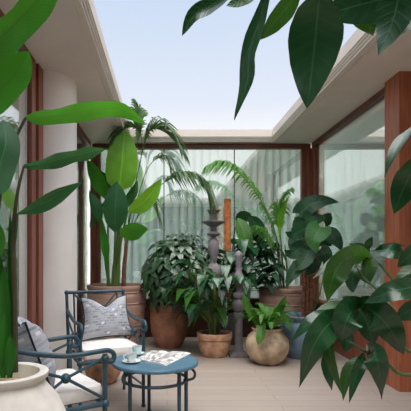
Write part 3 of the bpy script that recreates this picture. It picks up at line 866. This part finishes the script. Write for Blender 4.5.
# areca palm in right ribbed urn -----------------------------------------------------
rx, ry = 1.575, 6.12
ar = thing('potted_areca_palm', 'feathery arching palm in a ribbed brown urn near the corner', 'potted plant', (rx, ry, 0))
pot(ar, ribbed(.345, .76), 'urn', .71, .3)
frond(ar, [P(282, 292, 6.1), P(277, 240, 6.05), P(264, 205, 6.0), P(242, 176, 5.95), P(225, 166, 5.9), P(211, 166, 5.85)], 'areca', .34, 40, .55, start=.40, seed=11, W=.014)
frond(ar, [P(284, 292, 6.1), P(282, 250, 6.0), P(279, 222, 5.95), P(281, 204, 5.93), P(289, 192, 5.9)], 'areca', .30, 22, .5, start=.4, seed=12, W=.016)
frond(ar, [P(283, 292, 6.1), P(274, 255, 5.95), P(266, 236, 5.85), P(258, 228, 5.8)], 'areca', .25, 14, .6, start=.4, seed=13)
frond(ar, [P(287, 292, 6.1), P(296, 250, 6.2), P(306, 220, 6.25), P(312, 205, 6.28)], 'areca', .25, 18, .6, start=.4, seed=14)
frond(ar, [P(284, 292, 6.1), P(278, 250, 6.2), P(270, 222, 6.25), P(262, 205, 6.3)], 'areca', .25, 18, .6, start=.4, seed=15)
hero(ar, 'young_leaf', 'lime', [(279, 238, 5.9), (280, 222, 5.88), (283, 208, 5.86), (290, 194, 5.85)], 3.2, 25, 'lance', fold=.3)
for x in (280, 284, 288):
    hstem(ar, 'stem', [(x, 294, 6.1), (x - 1, 270, 6.08), (x - 3, 245, 6.05)], [.014, .012, .008])

# round clay pot with fern ----------------------------------------------------------------
fx, fy = 1.10, 5.05
fe = thing('potted_fern', 'bright strap-leaved fern in a round-bellied weathered clay pot', 'potted plant', (fx, fy, 0))
pot(fe, [(.12, 0), (.13, .008), (.18, .05), (.222, .12), (.238, .19), (.232, .25), (.205, .31), (.17, .345), (.155, .36), (.16, .375), (.172, .385), (.17, .395), (.155, .395), (.145, .37), (.145, .33)], 'oldclay', .36, .145)
rng = random.Random(9)
for i in range(38):
    az = 2 * PI * i / 38 * 2.4 + rng.uniform(-.2, .2); L = rng.uniform(.24, .36); el = rng.uniform(.2, 1.1)
    d = V((math.cos(az), math.sin(az), 0)); c = V((.03 * d.x, .03 * d.y, .37))
    m1 = c + d * L * .45 * math.cos(el) + V((0, 0, L * .5 * math.sin(el) + .06))
    m2 = m1 + d * L * .42 * math.cos(el * .7) + V((0, 0, L * .25 * math.sin(el)))
    e = m2 + d * L * .22 + V((0, 0, -.12 * L / .3 + .1 * el))
    MB().leaf([c, m1, m2, e], rng.uniform(.024, .036), V((0, 0, 1)) - d * .4, 'strap', .2, 12, 4, .06, seed=i).build('frond', 'fern', fe)
for pts, w in (([(262, 331, 5.0), (254, 318, 4.95), (247, 306, 4.92), (243, 294, 4.92)], 4.2), ([(268, 331, 5.0), (275, 318, 4.95), (281, 306, 4.92), (286, 296, 4.92)], 3.8),
              ([(264, 331, 4.95), (262, 325, 4.85), (261, 334, 4.78), (258, 345, 4.75)], 4.5), ([(268, 331, 4.95), (276, 322, 4.85), (284, 318, 4.8), (291, 320, 4.78)], 4)):
    hero(fe, 'frond', 'fern', pts, w, 25, 'strap', fold=.3, wave=.08)

# heart-leaved plant in the blue pot -----------------------------------------------------------
hx, hy = 1.573, 5.4
he = thing('potted_heart_leaf_plant', 'tall plant of broad heart-shaped leaves in a blue-grey glazed pot', 'potted plant', (hx, hy, 0))
pot(he, [(.18, 0), (.19, .01), (.235, .1), (.262, .22), (.262, .32), (.24, .39), (.215, .42), (.225, .435), (.245, .46), (.247, .48), (.24, .49), (.222, .49), (.2, .46), (.2, .38)], 'blue', .45, .2)
for (x0, x1) in ((303, 305), (307, 308), (311, 311), (309, 314)):
    MB().tube([P(x0, 322, 5.38), P((x0 + x1) / 2, 292, 5.38), P(x1, 262, 5.38)], [.022, .02, .014], 8, 10).build('trunk', 'bark', he, world=True)
HL = [([(299, 214, 5.3), (310, 205, 5.24), (324, 201, 5.2), (339, 202, 5.18)], 9, -30, 'heart'), ([(318, 214, 5.25), (312, 218, 5.15), (304, 222, 5.08), (294, 217, 5.04)], 9, 25, 'heart'),
      ([(321, 227, 5.0), (317, 233, 4.95), (314, 242, 4.92), (317, 253, 4.92)], 12, 10, 'heartlt'), ([(306, 228, 5.25), (299, 232, 5.15), (292, 235, 5.1), (285, 232, 5.06)], 8, 20, 'heart'),
      ([(328, 232, 5.3), (333, 237, 5.25), (338, 243, 5.22), (342, 251, 5.2)], 8, -20, 'heart'), ([(324, 222, 5.4), (328, 217, 5.4), (331, 213, 5.4)], 6, 25, 'heart'),
      ([(305, 245, 5.2), (298, 250, 5.1), (291, 254, 5.06), (284, 250, 5.02)], 8.5, 20, 'heart'), ([(308, 250, 5.1), (306, 258, 5.0), (300, 266, 4.97), (293, 270, 4.95)], 8, 15, 'heart'),
      ([(320, 250, 5.2), (324, 254, 5.15), (326, 260, 5.12), (325, 267, 5.1)], 8, -15, 'heart'), ([(312, 238, 5.5), (322, 240, 5.55), (332, 246, 5.6)], 9, 15, 'heart'),
      ([(302, 262, 5.05), (296, 270, 5.0), (290, 278, 4.98), (286, 288, 4.98)], 7, 10, 'heart'), ([(316, 258, 5.4), (312, 268, 5.3), (306, 276, 5.25)], 7, 10, 'heart'),
      ([(300, 238, 5.45), (294, 244, 5.4), (290, 250, 5.4)], 8, 15, 'heart'), ([(310, 225, 5.5), (300, 222, 5.5), (292, 226, 5.5)], 8, 15, 'heart')]
pet = MB()
for i, (pts, w, roll, mt) in enumerate(HL):
    hero(he, 'leaf', mt, pts, w, roll, 'heart', fold=.12, wave=.04, seed=i, lobe=.45)
    b = P(*pts[0]); s = P(308 + (i % 3) * 2, 262 + (i % 4) * 5, 5.38)
    pet.tube([s, s.lerp(b, .5) + V((0, .03, .05)), b], [.008, .006, .005], 6, 10)
pet.build('petioles', 'stem', he, world=True)
for x in (318, 324, 300):
    hstem(he, 'stem', [(309, 322, 5.4), ((309 + x) / 2 + 3, 295, 5.4), (x + 2, 262, 5.4)], .007)

# pot glimpsed under the armchair ----------------------------------------------------------------
rp = thing('terracotta_pot', 'round terracotta pot glimpsed behind and below the armchair seat', 'pot', (-.60, 4.32, 0))
MB().lathe([(.10, 0), (.11, .008), (.155, .06), (.18, .14), (.18, .21), (.155, .28), (.125, .315), (.125, .33), (.14, .34), (.138, .352), (.12, .352), (.11, .33), (.11, .27), (.0001, .27)], 36).build('body', 'terracotta2', rp)

# ------------------------------------------------------------------ glossy tree reaching in over the court
tr = thing('potted_glossy_tree', 'dark glossy-leaved tree whose drooping branches reach in above and in front of the timber pier', 'potted tree', (1.3, 1.85, 0))
pot(tr, [(.17, 0), (.18, .01), (.22, .2), (.235, .4), (.245, .41), (.245, .45), (.225, .45), (.215, .4)], 'darkpot', .4, .21)
TK = [V((1.3, 1.85, .38)), V((1.28, 1.83, .9)), V((1.25, 1.78, 1.5)), V((1.2, 1.66, 2.1)), V((1.12, 1.55, 2.5))]
MB().tube(TK, [.035, .03, .024, .018], 10, 24).build('trunk', 'bark', tr, world=True)
def branch(pts, r=(.009, .005)):
    MB().tube(pts, list(r), 8, 20).build('branch', 'twig', tr, world=True)
branch([V((1.28, 1.83, .95)), P(418, 352, 1.88), P(385, 330, 1.9), P(360, 308, 1.9), P(346, 303, 1.9)])
branch([V((1.29, 1.84, .8)), P(411, 375, 1.84), P(385, 362, 1.82), P(366, 352, 1.8), P(350, 342, 1.8)])
branch([V((1.27, 1.81, 1.1)), P(420, 300, 2.1), P(397, 284, 2.15), P(384, 269, 2.18), P(371, 257, 2.2)])
branch([P(400, 318, 1.98), P(380, 293, 2.1), P(366, 280, 2.12), P(357, 268, 2.14)], (.006, .004))
branch([V((1.26, 1.79, 1.35)), P(440, 190, 1.75), P(425, 150, 1.72), P(414, 128, 1.7)])
branch([V((1.2, 1.66, 2.1)), P(420, -40, 1.5), P(380, -22, 1.45), P(340, -16, 1.42), P(318, -12, 1.4)])
branch([P(340, -16, 1.42), P(300, -22, 1.42), P(262, -14, 1.45), P(232, -8, 1.5)], (.006, .004))
T = lambda pts, w, roll=20, mat='tree', pr='oval', **k: hero(tr, 'leaf', mat, pts, w, roll, pr, **k)
# lower cluster
T([(346, 306, 1.95), (328, 313, 1.79), (308, 324, 1.76), (289, 344, 1.80)], 7, 35, pr='lance', seed=1)
T([(344, 311, 1.93), (330, 323, 1.73), (314, 345, 1.68), (299, 388, 1.74)], 14.5, -22, pr='lance', fold=.18, seed=2)
T([(338, 316, 1.86), (331, 332, 1.78), (330, 352, 1.74), (336, 374, 1.74), (344, 399, 1.76)], 6, 30, 'treelt', 'lance', fold=.5, seed=3)
T([(332, 345, 1.9), (328, 360, 1.88), (329, 375, 1.87), (332, 391, 1.87)], 6.5, 20, pr='lance', seed=4)
T([(360, 306, 1.93), (352, 311, 1.75), (346, 322, 1.70), (341, 341, 1.74)], 15, -28, pr='oval', fold=.22, seed=5)
T([(358, 305, 1.93), (372, 311, 1.73), (388, 326, 1.68), (404, 355, 1.72)], 16, 24, pr='oval', fold=.15, seed=6)
T([(360, 310, 1.95), (366, 320, 1.93), (370, 332, 1.92), (374, 345, 1.92)], 10, 20, seed=7)
T([(347, 302, 1.95), (336, 305, 1.93), (324, 309, 1.92), (312, 315, 1.92)], 5, 30, 'treelt', 'lance', seed=8)
T([(356, 304, 1.96), (348, 300, 1.94), (342, 297, 1.93)], 4, 30, pr='lance', seed=9)
T([(350, 315, 1.95), (345, 330, 1.93), (347, 342, 1.92), (346, 352, 1.92)], 8, 20, seed=10)
# lowest cluster
T([(366, 352, 1.85), (374, 354, 1.69), (379, 370, 1.66), (382, 401, 1.72)], 12, 18, pr='drip', fold=.25, seed=11)
T([(364, 353, 1.8), (361, 362, 1.76), (354, 381, 1.74), (349, 404, 1.74)], 6, -25, pr='lance', fold=.3, seed=12)
T([(358, 356, 1.82), (352, 366, 1.8), (346, 382, 1.79), (343, 401, 1.79)], 6.5, 30, 'treelt', 'lance', fold=.3, seed=13)
# middle cluster
T([(371, 258, 2.25), (356, 255, 2.05), (340, 264, 1.96), (332, 281, 1.92), (327, 302, 1.98)], 12, -42, 'treelt', 'lance', fold=.25, seed=14)
T([(368, 258, 2.2), (350, 255, 2.16), (332, 264, 2.14), (312, 279, 2.14)], 6, 35, 'tree', 'lance', seed=15)
T([(371, 258, 2.2), (367, 264, 2.15), (366, 273, 2.12), (369, 284, 2.12)], 11, 15, 'treelt', 'oval', seed=16)
T([(357, 266, 2.2), (354, 274, 2.18), (352, 283, 2.17), (353, 293, 2.17)], 7, 20, 'tree', seed=17)
T([(377, 250, 2.25), (386, 250, 2.07), (396, 252, 2.02), (406, 258, 2.06)], 8, -25, 'tree', 'oval', fold=.2, seed=18)
T([(374, 251, 2.22), (383, 247, 2.2), (394, 245, 2.2), (405, 246, 2.2)], 3.5, 50, 'tree', 'lance', seed=19)
T([(370, 256, 2.22), (366, 250, 2.2), (358, 246, 2.2), (349, 244, 2.2)], 4, 30, 'tree', 'lance', seed=20)
T([(368, 252, 2.22), (368, 246, 2.2), (370, 241, 2.2), (373, 237, 2.2)], 4, 30, 'tree', 'lance', seed=21)
T([(438, 284, 1.85), (415, 287, 1.69), (390, 292, 1.66), (364, 303, 1.72)], 11, 20, 'tree', 'oval', fold=.12, seed=22)
T([(436, 238, 1.8), (422, 247, 1.76), (409, 256, 1.74), (397, 267, 1.74)], 9, -30, 'tree', 'oval', fold=.1, seed=23)
T([(440, 300, 1.7), (422, 305, 1.68), (408, 311, 1.66), (394, 320, 1.66)], 10, -35, 'tree', 'oval', seed=24)
T([(432, 275, 2.0), (420, 279, 1.98), (408, 280, 1.97), (398, 282, 1.97)], 6, 30, 'tree', 'lance', seed=25)
T([(430, 262, 2.05), (416, 268, 2.03), (404, 276, 2.02), (396, 288, 2.02)], 7, 20, 'treelt', 'oval', seed=34)
# by the pier
T([(416, 124, 1.7), (405, 138, 1.66), (394, 154, 1.64), (384, 178, 1.64)], 5.5, 40, 'tree', 'lance', fold=.5, seed=26)
T([(424, 152, 1.70), (412, 172, 1.78), (402, 192, 1.82), (394, 214, 1.83)], 13, -15, 'tree', 'oval', fold=.1, seed=27)
# overhead
T([(234, -8, 1.5), (212, 6, 1.54), (194, 16, 1.56), (182, 36, 1.58)], 7.5, 35, 'tree', 'oval', fold=.3, seed=28)
T([(262, -12, 1.50), (250, -4, 1.50), (238, 2, 1.50), (226, 6, 1.50)], 6, 25, 'treelt', 'oval', seed=29)
T([(270, -14, 1.42), (260, 18, 1.47), (249, 54, 1.5), (247, 84, 1.51), (234, 120, 1.52)], 9, 15, 'tree', 'strap', fold=.2, wave=.12, seed=30, twist=35)
T([(300, -10, 1.45), (288, 6, 1.46), (274, 22, 1.46), (260, 40, 1.46)], 10, -30, 'treelt', 'oval', seed=31)
T([(320, -10, 1.38), (317, 22, 1.44), (313, 60, 1.48), (307, 109, 1.49)], 26, 12, 'tree', 'oval', fold=.06, seed=32)
T([(420, -24, 1.42), (388, -4, 1.47), (355, 6, 1.5), (316, 17, 1.51)], 20, 12, 'tree', 'oval', fold=.06, seed=33)
T([(350, -8, 1.50), (358, 6, 1.52), (366, 20, 1.53), (373, 36, 1.53)], 13, -20, 'treelt', 'oval', seed=35)
T([(404, -34, 1.32), (399, -4, 1.36), (391, 26, 1.38), (378, 56, 1.39)], 19, 10, 'tree', 'lance', fold=.06, seed=36)
T([(440, -26, 1.34), (424, -6, 1.37), (410, 14, 1.39), (396, 38, 1.39)], 18, 10, 'tree', 'oval', fold=.06, seed=37)

# ------------------------------------------------------------------ light
def sky(r, g, b): return tuple(c * .83 for c in lin(r, g, b)[:3]) + (1,)
wd = bpy.data.worlds.new('sky'); SC.world = wd; wd.use_nodes = True
N, L = wd.node_tree.nodes, wd.node_tree.links
bg = N['Background']
tc = N.new('ShaderNodeTexCoord'); sp = N.new('ShaderNodeSeparateXYZ'); L.new(tc.outputs['Generated'], sp.inputs[0])
cr = N.new('ShaderNodeValToRGB'); L.new(sp.outputs[2], cr.inputs[0])
e = cr.color_ramp.elements
e[0].position = .23; e[0].color = sky(255, 255, 255)
e[1].position = .50; e[1].color = sky(203, 220, 245)
x = e.new(.31); x.color = sky(228, 236, 250)
x = e.new(.75); x.color = sky(225, 233, 246)
L.new(cr.outputs[0], bg.inputs[0])
mr = N.new('ShaderNodeMapRange'); mr.interpolation_type = 'SMOOTHSTEP'
mr.inputs[1].default_value = .5; mr.inputs[2].default_value = .95; mr.inputs[3].default_value = 1.0; mr.inputs[4].default_value = 3.1
L.new(sp.outputs[2], mr.inputs[0]); L.new(mr.outputs[0], bg.inputs[1])

sd = bpy.data.lights.new('sun', 'SUN'); sd.energy = 3.0; sd.angle = math.radians(55); sd.color = (1.0, .96, .9)
so = bpy.data.objects.new('sun', sd); COL.objects.link(so)
so.rotation_euler = V((-.04, .42, -1)).to_track_quat('-Z', 'Y').to_euler(); so.location = (0, 2, 6)

def curtain_fill(nm, loc, rot, sx, sy, power):
    d = bpy.data.lights.new(nm, 'AREA'); d.shape = 'RECTANGLE'; d.size = sx; d.size_y = sy; d.energy = power; d.color = (.78, .95, 1)
    o = bpy.data.objects.new(nm, d); COL.objects.link(o); o.location = loc; o.rotation_euler = rot
# area fills added out of sight in the rooms, to brighten the curtains
def aim(a, b): return (V(b) - V(a)).to_track_quat('-Z', 'Y').to_euler()
curtain_fill('corner_curtain_fill', (4.9, 9.2, 1.5), aim((4.9, 9.2, 1.5), (1.8, 6.4, 1.4)), 1.2, 2.2, 240)
curtain_fill('far_corner_curtain_fill', (-2.2, 9.4, 1.5), aim((-2.2, 9.4, 1.5), (.6, 6.8, 1.4)), 1.4, 2.2, 185)
curtain_fill('left_curtain_fill', (-3.0, 0.2, 1.5), aim((-3.0, 0.2, 1.5), (-1.2, 2.6, 1.4)), 1.2, 2.2, 90)
cd = bpy.data.cameras.new('camera'); co = bpy.data.objects.new('camera', cd); COL.objects.link(co)
co.location = CAM; co.rotation_euler = (PI / 2, 0, 0)
cd.sensor_width = 36; cd.lens = 36 * F / 411
cd.shift_x = (205.5 - CX) / 411; cd.shift_y = (CY - 205.5) / 411
cd.clip_start = .05
SC.camera = co
SC.view_settings.view_transform = 'Standard'
SC.view_settings.look = 'None'
SC.view_settings.gamma = 1
SC.view_settings.use_curve_mapping = False
SC.view_settings.exposure = 0.28
SC.cycles.use_denoising = True
SC.cycles.max_bounces = 10; SC.cycles.diffuse_bounces = 6; SC.cycles.transparent_max_bounces = 12
